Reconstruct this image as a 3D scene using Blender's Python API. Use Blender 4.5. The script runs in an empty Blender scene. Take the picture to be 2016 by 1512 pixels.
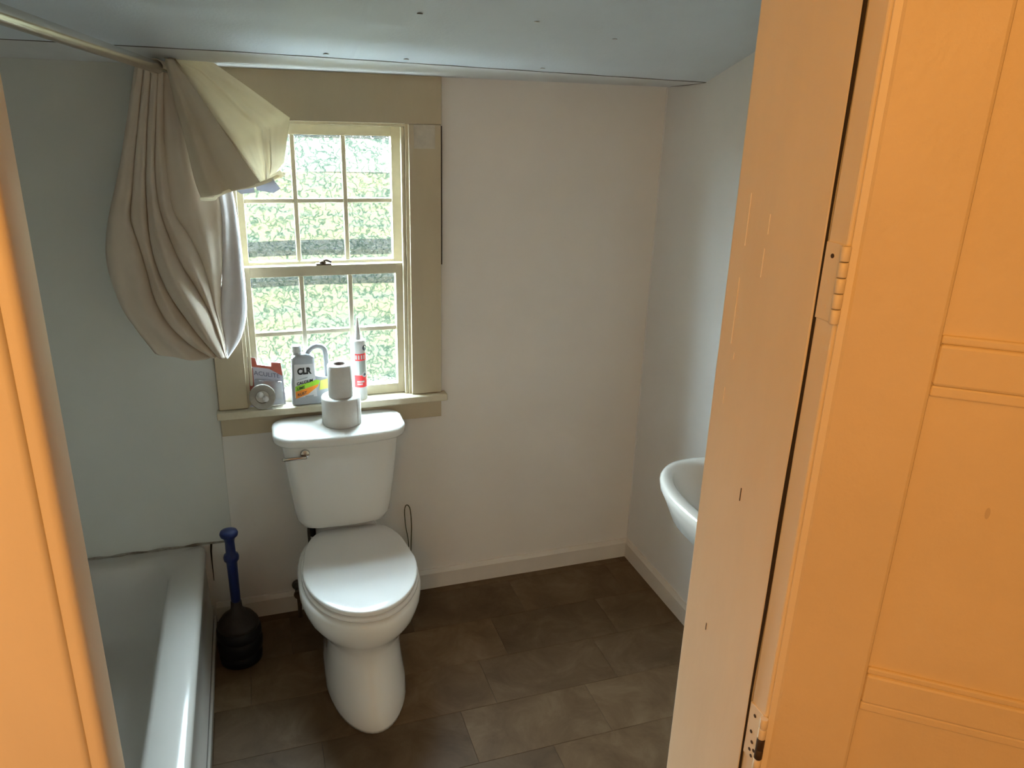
import bpy, bmesh, math, random
from mathutils import Vector, Matrix, noise
random.seed(7)
S = bpy.context.scene
COL = S.collection
PI = math.pi

# ------------------------------------------------------------------ camera
def cam_axes(yaw, pitch, roll):
    cy, sy, cp, sp = math.cos(yaw), math.sin(yaw), math.cos(pitch), math.sin(pitch)
    f = Vector((sy*cp, cy*cp, sp)); r = Vector((cy, -sy, 0)); u = r.cross(f)
    cr, sr = math.cos(roll), math.sin(roll)
    return cr*r + sr*u, -sr*r + cr*u, f
cd = bpy.data.cameras.new('camera')
cam = bpy.data.objects.new('camera', cd); COL.objects.link(cam)
R_, U_, F_ = cam_axes(0.3341, -0.3401, 0.0306)
M = Matrix.Identity(4)
for i in range(3):
    M[i][0], M[i][1], M[i][2] = R_[i], U_[i], -F_[i]
M[0][3], M[1][3], M[2][3] = -0.0381, -2.5805, 1.80
cam.matrix_world = M
cd.sensor_width = 36; cd.lens = 1510.8/2016*36; cd.clip_start = 0.02; cd.clip_end = 400
S.camera = cam

# ------------------------------------------------------------------ sky, lamp, exposure
SKY = 140.0
w = bpy.data.worlds.new('sky'); S.world = w; w.use_nodes = True
nt = w.node_tree; bg = nt.nodes['Background']
bg.inputs[0].default_value = (0.76, 0.89, 1.0, 1); bg.inputs[1].default_value = SKY
ld = bpy.data.lights.new('hall_lamp_light', 'POINT'); ld.energy = 37; ld.color = (1, 0.50, 0.13); ld.shadow_soft_size = 0.16
lamp = bpy.data.objects.new('hall_lamp_light', ld); COL.objects.link(lamp); lamp.location = (-0.56, -3.15, 2.12)
pd = bpy.data.lights.new('window_portal', 'AREA'); pd.shape = 'RECTANGLE'; pd.size = 0.56; pd.size_y = 0.95
portal = bpy.data.objects.new('window_portal', pd); COL.objects.link(portal)
portal.location = (0.195, 0.115, 1.30); portal.rotation_euler = (-PI/2, 0, 0)   # aims into the room (-y)
pd.cycles.is_portal = True
pd2 = bpy.data.lights.new('added_opening_portal', 'AREA'); pd2.shape = 'RECTANGLE'; pd2.size = 0.11; pd2.size_y = 0.14
portal2 = bpy.data.objects.new('added_opening_portal', pd2); COL.objects.link(portal2)
portal2.location = (-1.075, -4.215, 1.26); portal2.rotation_euler = (PI/2, 0, 0)   # aims into the hall (+y) through an opening added for neutral fill
pd2.cycles.is_portal = True
S.view_settings.view_transform = 'Standard'; S.view_settings.look = 'None'
S.view_settings.gamma = 1; S.view_settings.use_curve_mapping = False
S.view_settings.exposure = 0.0

# ------------------------------------------------------------------ materials
MATS = {}
def mat(name, col, rough=0.5, metal=0.0, var=0.0, vscale=6.0, bump=0.0, bscale=60.0, spec=0.5, coat=0.0, col2=None, stretch=None, thr=None):
    if name in MATS: return MATS[name]
    m = bpy.data.materials.new(name); m.use_nodes = True
    n, l = m.node_tree.nodes, m.node_tree.links
    b = n['Principled BSDF']
    b.inputs['Base Color'].default_value = (*col, 1); b.inputs['Roughness'].default_value = rough
    b.inputs['Metallic'].default_value = metal; b.inputs['Specular IOR Level'].default_value = spec
    b.inputs['Coat Weight'].default_value = coat
    tc = n.new('ShaderNodeTexCoord'); src = tc.outputs['Object']
    if stretch:
        mp = n.new('ShaderNodeMapping'); mp.inputs['Scale'].default_value = stretch
        l.new(src, mp.inputs[0]); src = mp.outputs[0]
    if var or col2:
        t = n.new('ShaderNodeTexNoise'); t.inputs['Scale'].default_value = vscale; t.inputs['Detail'].default_value = 5
        t.inputs['Roughness'].default_value = 0.62
        l.new(src, t.inputs['Vector'])
        r = n.new('ShaderNodeValToRGB'); l.new(t.outputs['Fac'], r.inputs[0])
        lo, hi = thr or (0.3, 0.7)
        r.color_ramp.elements[0].position = lo; r.color_ramp.elements[1].position = hi
        c2 = col2 or tuple(min(1, c*(1+var)) for c in col); c1 = col if col2 else tuple(c*(1-var) for c in col)
        r.color_ramp.elements[0].color = (*c1, 1); r.color_ramp.elements[1].color = (*c2, 1)
        l.new(r.outputs[0], b.inputs['Base Color'])
    if bump:
        t = n.new('ShaderNodeTexNoise'); t.inputs['Scale'].default_value = bscale; t.inputs['Detail'].default_value = 4
        l.new(src, t.inputs['Vector'])
        bp = n.new('ShaderNodeBump'); bp.inputs['Strength'].default_value = bump; bp.inputs['Distance'].default_value = 0.002
        l.new(t.outputs['Fac'], bp.inputs['Height']); l.new(bp.outputs[0], b.inputs['Normal'])
    MATS[name] = m
    return m

WALL = mat('wall_paint', (0.80, 0.775, 0.745), 0.55, var=0.03, vscale=3, bump=0.12, bscale=90)
WALLR = mat('wall_paint_cool', (0.78, 0.78, 0.78), 0.55, var=0.03, vscale=3, bump=0.12, bscale=90)
SURR = mat('surround_panel_grey', (0.68, 0.69, 0.66), 0.35, var=0.03, vscale=3, bump=0.06, bscale=60)
CEIL = mat('ceiling_paint', (0.67, 0.73, 0.80), 0.6, var=0.04, vscale=4, bump=0.35, bscale=120)
COVE = mat('cove_paint', (0.66, 0.66, 0.67), 0.6, var=0.05, vscale=8, bump=0.2, bscale=70)
BASE = mat('baseboard_paint', (0.72, 0.68, 0.63), 0.45, var=0.04, vscale=10, bump=0.1, bscale=60)
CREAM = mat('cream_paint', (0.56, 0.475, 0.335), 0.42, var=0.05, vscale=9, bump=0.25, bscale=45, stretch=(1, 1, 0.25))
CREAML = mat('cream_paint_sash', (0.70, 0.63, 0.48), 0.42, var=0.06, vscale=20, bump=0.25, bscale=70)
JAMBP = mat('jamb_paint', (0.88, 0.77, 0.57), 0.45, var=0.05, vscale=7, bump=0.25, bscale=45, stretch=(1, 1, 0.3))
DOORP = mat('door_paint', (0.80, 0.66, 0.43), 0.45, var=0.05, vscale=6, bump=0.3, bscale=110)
GAP = mat('dark_gap', (0.03, 0.02, 0.012), 0.9)
CRACK = mat('crack_grey', (0.12, 0.11, 0.10), 0.9)
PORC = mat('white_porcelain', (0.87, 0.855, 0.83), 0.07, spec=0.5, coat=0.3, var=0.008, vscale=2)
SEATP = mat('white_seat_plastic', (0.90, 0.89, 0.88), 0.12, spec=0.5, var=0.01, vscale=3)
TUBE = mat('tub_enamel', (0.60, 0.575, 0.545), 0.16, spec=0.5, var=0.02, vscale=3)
CHROME = mat('chrome', (0.55, 0.54, 0.52), 0.18, 1.0, var=0.03, vscale=30)
STEEL = mat('rod_metal', (0.56, 0.53, 0.49), 0.22, 1.0, var=0.05, vscale=20)
RUST = mat('rusty_brass', (0.10, 0.065, 0.04), 0.6, 0.5, var=0.3, vscale=60, bump=0.4, bscale=90)
BLUE = mat('blue_plastic', (0.008, 0.016, 0.085), 0.4, spec=0.3, var=0.1, vscale=20)
BLACKP = mat('black_rubber', (0.006, 0.006, 0.010), 0.55, spec=0.2, var=0.2, vscale=30, bump=0.2, bscale=80)
GREYP = mat('dark_grey_plastic', (0.032, 0.027, 0.027), 0.55, spec=0.25, var=0.25, vscale=25)
TISSUE = mat('tissue_paper', (0.83, 0.81, 0.79), 0.9, var=0.03, vscale=40, bump=0.3, bscale=150, spec=0.1)
CARD = mat('cardboard_core', (0.12, 0.08, 0.06), 0.9, var=0.1, vscale=40)
WHITEP = mat('white_plastic', (0.80, 0.81, 0.83), 0.3, var=0.02, vscale=20)
JUG = mat('grey_jug_plastic', (0.40, 0.41, 0.44), 0.35, var=0.04, vscale=20)
JUGL = mat('jug_label_white', (0.74, 0.73, 0.76), 0.4, var=0.02, vscale=20)
JUGC = mat('jug_cap_grey', (0.62, 0.63, 0.65), 0.35, var=0.04, vscale=30)
INK = mat('black_ink', (0.015, 0.015, 0.015), 0.6)
GREEN = mat('label_green', (0.30, 0.58, 0.03), 0.4, var=0.04, vscale=30)
ORANGE = mat('label_orange', (0.80, 0.24, 0.02), 0.4, var=0.04, vscale=30)
YELLOW = mat('label_yellow', (0.78, 0.75, 0.18), 0.4, var=0.04, vscale=30)
RED = mat('label_red', (0.72, 0.035, 0.04), 0.4, var=0.05, vscale=30)
REDC = mat('card_red', (0.42, 0.10, 0.07), 0.5, var=0.10, vscale=40)
CARDW = mat('card_white', (0.66, 0.66, 0.80), 0.5, var=0.04, vscale=40)
DARKB = mat('label_dark_blue', (0.05, 0.07, 0.10), 0.5)
WAX = mat('ring_grey', (0.34, 0.31, 0.27), 0.5, var=0.08, vscale=40, bump=0.3, bscale=90)
WIRE = mat('green_wire', (0.05, 0.06, 0.02), 0.4)
PAPERB = mat('tag_paper', (0.55, 0.56, 0.68), 0.6, var=0.03, vscale=40)
MORT = mat('caulk_dirty', (0.34, 0.32, 0.28), 0.8, col2=(0.16, 0.13, 0.10), vscale=14, thr=(0.45, 0.6))
HOSE = mat('braided_hose', (0.10, 0.09, 0.08), 0.5, 0.4, var=0.2, vscale=80)
HALLP = mat('hall_paint', (0.62, 0.50, 0.34), 0.6, var=0.04, vscale=4)
HALLF = mat('hall_floor_wood', (0.16, 0.09, 0.045), 0.4, var=0.2, vscale=8, stretch=(8, 1, 1))

def tile_mat():
    m = bpy.data.materials.new('floor_vinyl_stone'); m.use_nodes = True
    n, l = m.node_tree.nodes, m.node_tree.links; b = n['Principled BSDF']
    g = n.new('ShaderNodeNewGeometry'); oi = n.new('ShaderNodeObjectInfo')
    ad = n.new('ShaderNodeVectorMath'); ad.operation = 'MULTIPLY_ADD'
    cb = n.new('ShaderNodeCombineXYZ')
    l.new(oi.outputs['Random'], cb.inputs[0]); l.new(oi.outputs['Random'], cb.inputs[1])
    ad.inputs[1].default_value = (9, 9, 9); l.new(cb.outputs[0], ad.inputs[0]); l.new(g.outputs['Position'], ad.inputs[2])
    t = n.new('ShaderNodeTexNoise'); t.inputs['Scale'].default_value = 7; t.inputs['Detail'].default_value = 7; t.inputs['Roughness'].default_value = 0.65
    t.inputs['Distortion'].default_value = 0.6
    l.new(ad.outputs[0], t.inputs['Vector'])
    r = n.new('ShaderNodeValToRGB'); l.new(t.outputs['Fac'], r.inputs[0])
    e = r.color_ramp.elements; e[0].position = 0.28; e[0].color = (0.080, 0.047, 0.024, 1); e[1].position = 0.72; e[1].color = (0.172, 0.118, 0.072, 1)
    x = e.new(0.5); x.color = (0.122, 0.077, 0.043, 1)
    mx = n.new('ShaderNodeMix'); mx.data_type = 'RGBA'; mx.blend_type = 'MULTIPLY'; mx.inputs[0].default_value = 1
    r2 = n.new('ShaderNodeValToRGB'); l.new(oi.outputs['Random'], r2.inputs[0])
    r2.color_ramp.elements[0].color = (0.80, 0.79, 0.78, 1); r2.color_ramp.elements[1].color = (1.22, 1.2, 1.15, 1)
    l.new(r.outputs[0], mx.inputs[6]); l.new(r2.outputs[0], mx.inputs[7]); l.new(mx.outputs[2], b.inputs['Base Color'])
    b.inputs['Roughness'].default_value = 0.5; b.inputs['Specular IOR Level'].default_value = 0.2
    bp = n.new('ShaderNodeBump'); bp.inputs['Strength'].default_value = 0.2; bp.inputs['Distance'].default_value = 0.001
    l.new(t.outputs['Fac'], bp.inputs['Height']); l.new(bp.outputs[0], b.inputs['Normal'])
    return m
TILE = tile_mat()

def glass_mat():
    m = bpy.data.materials.new('obscure_glass'); m.use_nodes = True
    n, l = m.node_tree.nodes, m.node_tree.links; n.clear()
    out = n.new('ShaderNodeOutputMaterial'); tc = n.new('ShaderNodeTexCoord')
    mp = n.new('ShaderNodeMapping'); mp.inputs['Scale'].default_value = (1, 1, 1); l.new(tc.outputs['Object'], mp.inputs[0])
    nz = n.new('ShaderNodeTexNoise'); nz.inputs['Scale'].default_value = 34; nz.inputs['Detail'].default_value = 2; l.new(mp.outputs[0], nz.inputs['Vector'])
    ad = n.new('ShaderNodeVectorMath'); ad.operation = 'MULTIPLY_ADD'; ad.inputs[1].default_value = (0.05, 0.05, 0.05)
    l.new(nz.outputs['Color'], ad.inputs[0]); l.new(mp.outputs[0], ad.inputs[2])
    vo = n.new('ShaderNodeTexVoronoi'); vo.feature = 'DISTANCE_TO_EDGE'; vo.inputs['Scale'].default_value = 62; l.new(ad.outputs[0], vo.inputs['Vector'])
    bp = n.new('ShaderNodeBump'); bp.inputs['Strength'].default_value = 1.0; bp.inputs['Distance'].default_value = 0.004
    l.new(vo.outputs['Distance'], bp.inputs['Height'])
    # leaf strokes: grey-green tint paints in the dark refraction of the moulded ridges
    n2 = n.new('ShaderNodeTexNoise'); n2.inputs['Scale'].default_value = 46; n2.inputs['Detail'].default_value = 1.5; n2.inputs['Distortion'].default_value = 0.5
    l.new(mp.outputs[0], n2.inputs['Vector'])
    sb = n.new('ShaderNodeMath'); sb.operation = 'SUBTRACT'; sb.inputs[1].default_value = 0.5; l.new(n2.outputs['Fac'], sb.inputs[0])
    ab = n.new('ShaderNodeMath'); ab.operation = 'ABSOLUTE'; l.new(sb.outputs[0], ab.inputs[0])
    rp = n.new('ShaderNodeValToRGB'); l.new(ab.outputs[0], rp.inputs[0])
    rp.color_ramp.elements[0].position = 0.010; rp.color_ramp.elements[0].color = (0.42, 0.56, 0.55, 1)
    rp.color_ramp.elements[1].position = 0.062; rp.color_ramp.elements[1].color = (0.98, 0.99, 0.98, 1)
    tr = n.new('ShaderNodeBsdfTransparent'); l.new(rp.outputs[0], tr.inputs[0])
    rf = n.new('ShaderNodeBsdfRefraction'); rf.inputs['IOR'].default_value = 1.35; rf.inputs['Roughness'].default_value = 0.06
    rf.inputs['Color'].default_value = (0.96, 0.99, 0.97, 1); l.new(bp.outputs[0], rf.inputs['Normal'])
    mx = n.new('ShaderNodeMixShader'); mx.inputs[0].default_value = 0.18
    l.new(tr.outputs[0], mx.inputs[1]); l.new(rf.outputs[0], mx.inputs[2])
    gl = n.new('ShaderNodeBsdfGlossy'); gl.inputs['Roughness'].default_value = 0.08; l.new(bp.outputs[0], gl.inputs['Normal'])
    m2 = n.new('ShaderNodeMixShader'); m2.inputs[0].default_value = 0.04
    l.new(mx.outputs[0], m2.inputs[1]); l.new(gl.outputs[0], m2.inputs[2]); l.new(m2.outputs[0], out.inputs[0])
    return m
GLASS = glass_mat()

def clear_mat():
    m = bpy.data.materials.new('clear_blister'); m.use_nodes = True
    n, l = m.node_tree.nodes, m.node_tree.links; n.clear()
    out = n.new('ShaderNodeOutputMaterial'); tr = n.new('ShaderNodeBsdfTransparent'); tr.inputs[0].default_value = (0.9, 0.9, 0.9, 1)
    gl = n.new('ShaderNodeBsdfGlossy'); gl.inputs['Roughness'].default_value = 0.12; gl.inputs[0].default_value = (0.9, 0.9, 0.9, 1)
    df = n.new('ShaderNodeBsdfTranslucent'); df.inputs[0].default_value = (0.8, 0.8, 0.8, 1)
    mx = n.new('ShaderNodeMixShader'); mx.inputs[0].default_value = 0.16; l.new(tr.outputs[0], mx.inputs[1]); l.new(gl.outputs[0], mx.inputs[2])
    m2 = n.new('ShaderNodeMixShader'); m2.inputs[0].default_value = 0.06; l.new(mx.outputs[0], m2.inputs[1]); l.new(df.outputs[0], m2.inputs[2])
    l.new(m2.outputs[0], out.inputs[0]); return m
CLEAR = clear_mat()

def cloth_mat(nm='curtain_cloth', c0=(0.87, 0.76, 0.66, 1), c1=(0.93, 0.84, 0.76, 1), trans=0.62):
    m = bpy.data.materials.new(nm); m.use_nodes = True
    n, l = m.node_tree.nodes, m.node_tree.links; b = n['Principled BSDF']
    tc = n.new('ShaderNodeTexCoord'); t = n.new('ShaderNodeTexNoise'); t.inputs['Scale'].default_value = 7; t.inputs['Detail'].default_value = 4
    l.new(tc.outputs['Object'], t.inputs['Vector'])
    r = n.new('ShaderNodeValToRGB'); l.new(t.outputs['Fac'], r.inputs[0])
    r.color_ramp.elements[0].color = c0; r.color_ramp.elements[1].color = c1
    r.color_ramp.elements[0].position = 0.3; r.color_ramp.elements[1].position = 0.7
    l.new(r.outputs[0], b.inputs['Base Color']); b.inputs['Roughness'].default_value = 0.75; b.inputs['Specular IOR Level'].default_value = 0.2
    w1 = n.new('ShaderNodeTexNoise'); w1.inputs['Scale'].default_value = 240; l.new(tc.outputs['Object'], w1.inputs['Vector'])
    bp = n.new('ShaderNodeBump'); bp.inputs['Strength'].default_value = 0.15; bp.inputs['Distance'].default_value = 0.001
    l.new(w1.outputs['Fac'], bp.inputs['Height']); l.new(bp.outputs[0], b.inputs['Normal'])
    tl = n.new('ShaderNodeBsdfTranslucent'); tl.inputs[0].default_value = (0.95, 0.90, 0.76, 1)
    mx = n.new('ShaderNodeMixShader'); mx.inputs[0].default_value = trans
    l.new(b.outputs[0], mx.inputs[1]); l.new(tl.outputs[0], mx.inputs[2]); l.new(mx.outputs[0], n['Material Output'].inputs[0])
    return m
CLOTH = cloth_mat()
FOLDED = cloth_mat('curtain_cloth_double_shaded', (0.70, 0.59, 0.46, 1), (0.78, 0.68, 0.55, 1), 0.22)  # double layer, browner: the flap's shaded side is put into its colour
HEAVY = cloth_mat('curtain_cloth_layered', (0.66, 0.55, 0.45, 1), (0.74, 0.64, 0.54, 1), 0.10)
def tag_mat():
    m = bpy.data.materials.new('tag_paper_thin'); m.use_nodes = True
    n, l = m.node_tree.nodes, m.node_tree.links; b = n['Principled BSDF']; b.inputs['Base Color'].default_value = (0.66, 0.66, 0.70, 1); b.inputs['Roughness'].default_value = 0.6
    tl = n.new('ShaderNodeBsdfTranslucent'); tl.inputs[0].default_value = (0.66, 0.66, 0.74, 1)
    nz = n.new('ShaderNodeTexNoise'); nz.inputs['Scale'].default_value = 60
    mr = n.new('ShaderNodeMapRange'); mr.inputs[3].default_value = 0.25; mr.inputs[4].default_value = 0.4; l.new(nz.outputs['Fac'], mr.inputs[0])
    mx = n.new('ShaderNodeMixShader'); l.new(mr.outputs[0], mx.inputs[0]); l.new(b.outputs[0], mx.inputs[1]); l.new(tl.outputs[0], mx.inputs[2]); l.new(mx.outputs[0], n['Material Output'].inputs[0])
    return m
TAGM = tag_mat()

# ------------------------------------------------------------------ mesh helpers
def BM(): return bmesh.new()
def bx(bm, x0, x1, y0, y1, z0, z1, bev=0.0, seg=2):
    vs = [bm.verts.new(p) for p in [(x0,y0,z0),(x1,y0,z0),(x1,y1,z0),(x0,y1,z0),(x0,y0,z1),(x1,y0,z1),(x1,y1,z1),(x0,y1,z1)]]
    fs = [bm.faces.new([vs[i] for i in f]) for f in [(0,3,2,1),(4,5,6,7),(0,1,5,4),(1,2,6,5),(2,3,7,6),(3,0,4,7)]]
    if bev:
        es = {e for f in fs for e in f.edges}
        bmesh.ops.bevel(bm, geom=list(es), offset=bev, segments=seg, profile=0.5, affect='EDGES')
    return bm
def loft(bm, secs, cap0=True, cap1=True, closed=True):
    rings = [[bm.verts.new(p) for p in s] for s in secs]
    n = len(rings[0])
    for a, b in zip(rings, rings[1:]):
        for i in range(n if closed else n-1):
            j = (i+1) % n
            bm.faces.new((a[i], a[j], b[j], b[i]))
    if cap0: bm.faces.new(list(reversed(rings[0])))
    if cap1: bm.faces.new(rings[-1])
    return rings
def lathe(bm, prof, c=(0,0,0), n=40, axis='z', cap0=True, cap1=True):
    secs = []
    for r, h in prof:
        s = []
        for i in range(n):
            a = 2*PI*i/n
            if axis == 'z': p = (c[0]+r*math.cos(a), c[1]+r*math.sin(a), c[2]+h)
            elif axis == 'y': p = (c[0]+r*math.cos(a), c[1]-h, c[2]+r*math.sin(a))
            else: p = (c[0]+h, c[1]+r*math.cos(a), c[2]+r*math.sin(a))
            s.append(p)
        secs.append(s)
    return loft(bm, secs, cap0, cap1)
def tube(bm, pts, rad, n=10, closed=False):
    pts = [Vector(p) for p in pts]; rings = []; N = len(pts)
    up = Vector((0.13, 0.37, 0.92))
    for i, p in enumerate(pts):
        if closed: t = pts[(i+1) % N] - pts[i-1]
        else: t = pts[min(i+1, N-1)] - pts[max(i-1, 0)]
        t.normalize(); a = t.cross(up); a.normalize(); b = t.cross(a)
        r = rad[i] if isinstance(rad, (list, tuple)) else rad
        rings.append([bm.verts.new(p + r*(math.cos(2*PI*k/n)*a + math.sin(2*PI*k/n)*b)) for k in range(n)])
    pairs = list(zip(rings, rings[1:])) + ([(rings[-1], rings[0])] if closed else [])
    for a, b in pairs:
        for k in range(n): bm.faces.new((a[k], a[(k+1) % n], b[(k+1) % n], b[k]))
    if not closed:
        bm.faces.new(list(reversed(rings[0]))); bm.faces.new(rings[-1])
def spline(P, k=8):
    P = [Vector(p) for p in P]; out = []
    for i in range(len(P)-1):
        p0, p1, p2, p3 = P[max(i-1,0)], P[i], P[i+1], P[min(i+2,len(P)-1)]
        for j in range(k):
            t = j/k
            out.append(0.5*((2*p1)+(p2-p0)*t+(2*p0-5*p1+4*p2-p3)*t*t+(3*p1-p0-3*p2+p3)*t**3))
    out.append(P[-1]); return out
def prism(bm, poly, y0, y1, bev=0.0, axis='y'):
    """extrude a polygon given in (x,z) from y0 to y1"""
    a = [bm.verts.new((x, y0, z)) for x, z in poly]; b = [bm.verts.new((x, y1, z)) for x, z in poly]
    n = len(poly); fs = [bm.faces.new(a), bm.faces.new(list(reversed(b)))]
    for i in range(n): fs.append(bm.faces.new((a[i], b[i], b[(i+1) % n], a[(i+1) % n])))
    bmesh.ops.recalc_face_normals(bm, faces=bm.faces)
    if bev:
        bmesh.ops.bevel(bm, geom=list({e for f in fs for e in f.edges}), offset=bev, segments=2, profile=0.5, affect='EDGES')
    return bm
def obj(name, bm, m, parent=None, smooth=False, sub=0, angle=None):
    bmesh.ops.recalc_face_normals(bm, faces=bm.faces)
    me = bpy.data.meshes.new(name); bm.to_mesh(me); bm.free()
    for mm in (m if isinstance(m, (list, tuple)) else [m]): me.materials.append(mm)
    o = bpy.data.objects.new(name, me); COL.objects.link(o)
    if smooth: me.shade_smooth() if angle is None else me.shade_smooth()
    if angle is not None: 
        me.shade_smooth()
        try: me.set_sharp_from_angle(angle=angle)
        except Exception: pass
    if parent is not None:
        o.parent = parent; o.matrix_parent_inverse = Matrix.Translation(-parent.location)
    if sub:
        s = o.modifiers.new('sub', 'SUBSURF'); s.levels = sub; s.render_levels = sub
    return o
def thing(name, label, cat, loc=(0,0,0), group=None):
    o = bpy.data.objects.new(name, None); COL.objects.link(o); o.location = loc; o.empty_display_size = 0.05
    o['label'] = label; o['category'] = cat
    if group: o['group'] = group
    return o
def tag(o, label, cat, group=None):
    o['label'] = label; o['category'] = cat
    if group: o['group'] = group
    return o
def struct(o, label, cat):
    o['kind'] = 'structure'; o['label'] = label; o['category'] = cat; return o
def sroot(name, label, cat, loc=(0,0,0)):
    o = thing(name, label, cat, loc); o['kind'] = 'structure'; return o
def text_mesh(name, body, size, m, parent, origin, ux, uy, align='LEFT', shear=0.0, ext=0.0004, bold=0.0, sx=1.0):
    """lettering laid on the plane through origin with axes ux (reading) and uy (up)"""
    cu = bpy.data.curves.new(name, 'FONT'); cu.body = body; cu.size = size; cu.extrude = ext; cu.align_x = align; cu.shear = shear; cu.offset = bold
    t = bpy.data.objects.new(name+'_tmp', cu); COL.objects.link(t)
    dg = bpy.context.evaluated_depsgraph_get(); me = bpy.data.meshes.new_from_object(t.evaluated_get(dg))
    bpy.data.objects.remove(t); bpy.data.curves.remove(cu)
    ux, uy = Vector(ux).normalized(), Vector(uy).normalized(); uz = ux.cross(uy)
    for v in me.vertices:
        v.co = Vector(origin) + ux*v.co.x*sx + uy*v.co.y + uz*v.co.z
    me.name = name; me.materials.clear(); me.materials.append(m)
    o = bpy.data.objects.new(name, me); COL.objects.link(o)
    o.parent = parent; o.matrix_parent_inverse = Matrix.Translation(-parent.location)
    return o

# ------------------------------------------------------------------ dimensions
XW = 1.4065          # right wall
XL = -1.02           # left wall (behind the tub)
YF = -1.85           # bathroom side of the door wall
YH = -2.0            # hall side of the door wall
CE = -0.246          # lower edge of the sloped ceiling
SL = 0.316           # slope of the ceiling
def zc(x): return 1.910 + (XW - x)*0.0148 if x > 0 else 1.9308 + max(-0.2, -x)*0.004     # sagging lower edge

# ------------------------------------------------------------------ room shell
fl = struct(obj('floor', bx(BM(), XL-0.1, XW+0.1, YF-0.15, 0.1, -0.10, -0.003), GAP), 'brown stone-look vinyl tile floor of the bathroom', 'floor')
rows = {0: 0.42, 1: 0.709, 2: 0.60, 3: 0.907, 4: 0.71, 5: 0.55, 6: 0.80, 7: 0.62, 8: 0.85}
TW, TH = 0.43, 0.215
for k in range(-1, 9):
    y1 = -0.048 - TH*k; y0 = y1 - TH
    y1 = min(y1, 0.0); y0 = max(y0, YF)
    if y1 - y0 < 0.02: continue
    off = rows.get(k, 0.5)
    x = off - TW*5
    while x < XW:
        x0, x1 = max(x, -0.30), min(x+TW, XW)
        if x1 - x0 > 0.02:
            b = BM(); g = 0.0004
            bx(b, x0+g, x1-g, y0+g, y1-g, -0.003, 0.0, 0.0006, 1)
            obj('floor_tile', b, TILE, fl)
        x += TW

WX0, WX1, WZ0, WZ1 = -0.085, 0.472, 0.800, 1.757      # window opening
b = BM()
bx(b, XL-0.1, WX0, 0.0, 0.14, -0.1, 2.4); bx(b, WX1, XW+0.1, 0.0, 0.14, -0.1, 2.4)
bx(b, WX0, WX1, 0.0, 0.14, -0.1, WZ0); bx(b, WX0, WX1, 0.0, 0.14, WZ1, 2.4)
wb = struct(obj('wall_back', b, WALL), 'painted plaster back wall around the window', 'wall')
# grey bath surround panel on the back wall, left of the seam
bp_ = obj('surround_panel', bx(BM(), XL, -0.181, -0.004, 0.0, 0.325, 1.925, 0.0012, 1), SURR, wb)
bp_['label'] = 'grey bath surround panel left of the window'
wr = struct(obj('wall_right', bx(BM(), XW, XW+0.1, YF, 0.0, -0.1, 2.6), WALLR), 'pale blue-grey painted right wall behind the sink', 'wall')
wl = struct(obj('wall_left', bx(BM(), XL-0.1, XL, YF, 0.0, -0.1, 2.6), SURR), 'grey left wall beyond the bathtub', 'wall')
# sloped ceiling slab
b = BM(); n = 24; lo = []; hi = []
def ceil_pt(x, y): return (x, y, zc(x) + SL*(CE - y))
secs = []
for i in range(n+1):
    x = XL-0.02 + (XW+0.04-XL)*i/n
    secs.append([ceil_pt(x, CE), ceil_pt(x, YF-0.02), (x, YF-0.02, zc(x)+SL*(CE-YF)+0.12), (x, CE, zc(x)+0.12)])
loft(b, secs)
ce = struct(obj('ceiling', b, CEIL), 'sloped grey-white attic ceiling with nail marks', 'ceiling')
for (x, y) in [(0.17, -0.62), (0.40, -0.55), (0.70, -0.56), (0.20, -0.27), (0.42, -0.27), (0.83, -0.27), (-0.1, -0.95), (0.95, -0.5)]:
    q = ceil_pt(x, y); b = BM(); lathe(b, [(0.0075, 0.0), (0.0065, 0.0014), (0.002, 0.002)], (q[0], q[1], q[2]-0.0015), 12)
    nm = obj('nail_mark', b, CRACK if x < 0.5 and y < -0.5 else COVE, ce)
b = BM(); q = ceil_pt(0.285, CE)
sm = [[Vector(ceil_pt(0.275 + 0.02*s, -0.25 - 0.12*i)) + Vector((0.004*math.sin(i*1.7), 0, -0.0012 if s in (0,) else -0.0004)) for i in range(12)] for s in (-0.5, 0, 0.5)]
rr = [[b.verts.new(p) for p in s] for s in sm]
for a, c in zip(rr, rr[1:]):
    for i in range(11): b.faces.new((a[i], a[i+1], c[i+1], c[i]))
obj('plaster_seam', b, CEIL, ce)
# cove between back wall and ceiling
b = BM(); secs = []
for i in range(n+1):
    x = XL + (XW-XL)*i/n
    z = zc(x)
    prof = [(0.0, 1.900), (-0.06, 1.902), (-0.14, 1.903 + 0.35*(z-1.905)), (-0.20, 1.903 + 0.75*(z-1.905)), (CE+0.002, z-0.001), (CE+0.002, z+0.06), (0.0, z+0.06)]
    secs.append([(x, y, zz) for y, zz in prof])
loft(b, secs)
cv = struct(obj('trim_1', b, COVE, smooth=True, angle=0.6), 'rounded plaster strip between back wall and sloped ceiling', 'trim')
b = BM(); tube(b, [(x, CE+0.001 + 0.001*math.sin(x*31), zc(x)+0.0005) for x in [XL + (XW-XL)*i/60 for i in range(61)]], 0.0022, 6)
obj('ceiling_crack', b, CRACK, cv)
b = BM(); tube(b, [(XW-0.001, -0.005 - 0.24*i/10, 1.9025+0.008*(i/10)**2) for i in range(11)], 0.0022, 6)
obj('corner_crack', b, CRACK, cv)
b = BM(); tube(b, [(XW-0.0015, -0.0015, z) for z in (0.09, 0.6, 1.2, 1.899)], 0.0030, 6)
obj('corner_bead', b, WALLR, wr)
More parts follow.
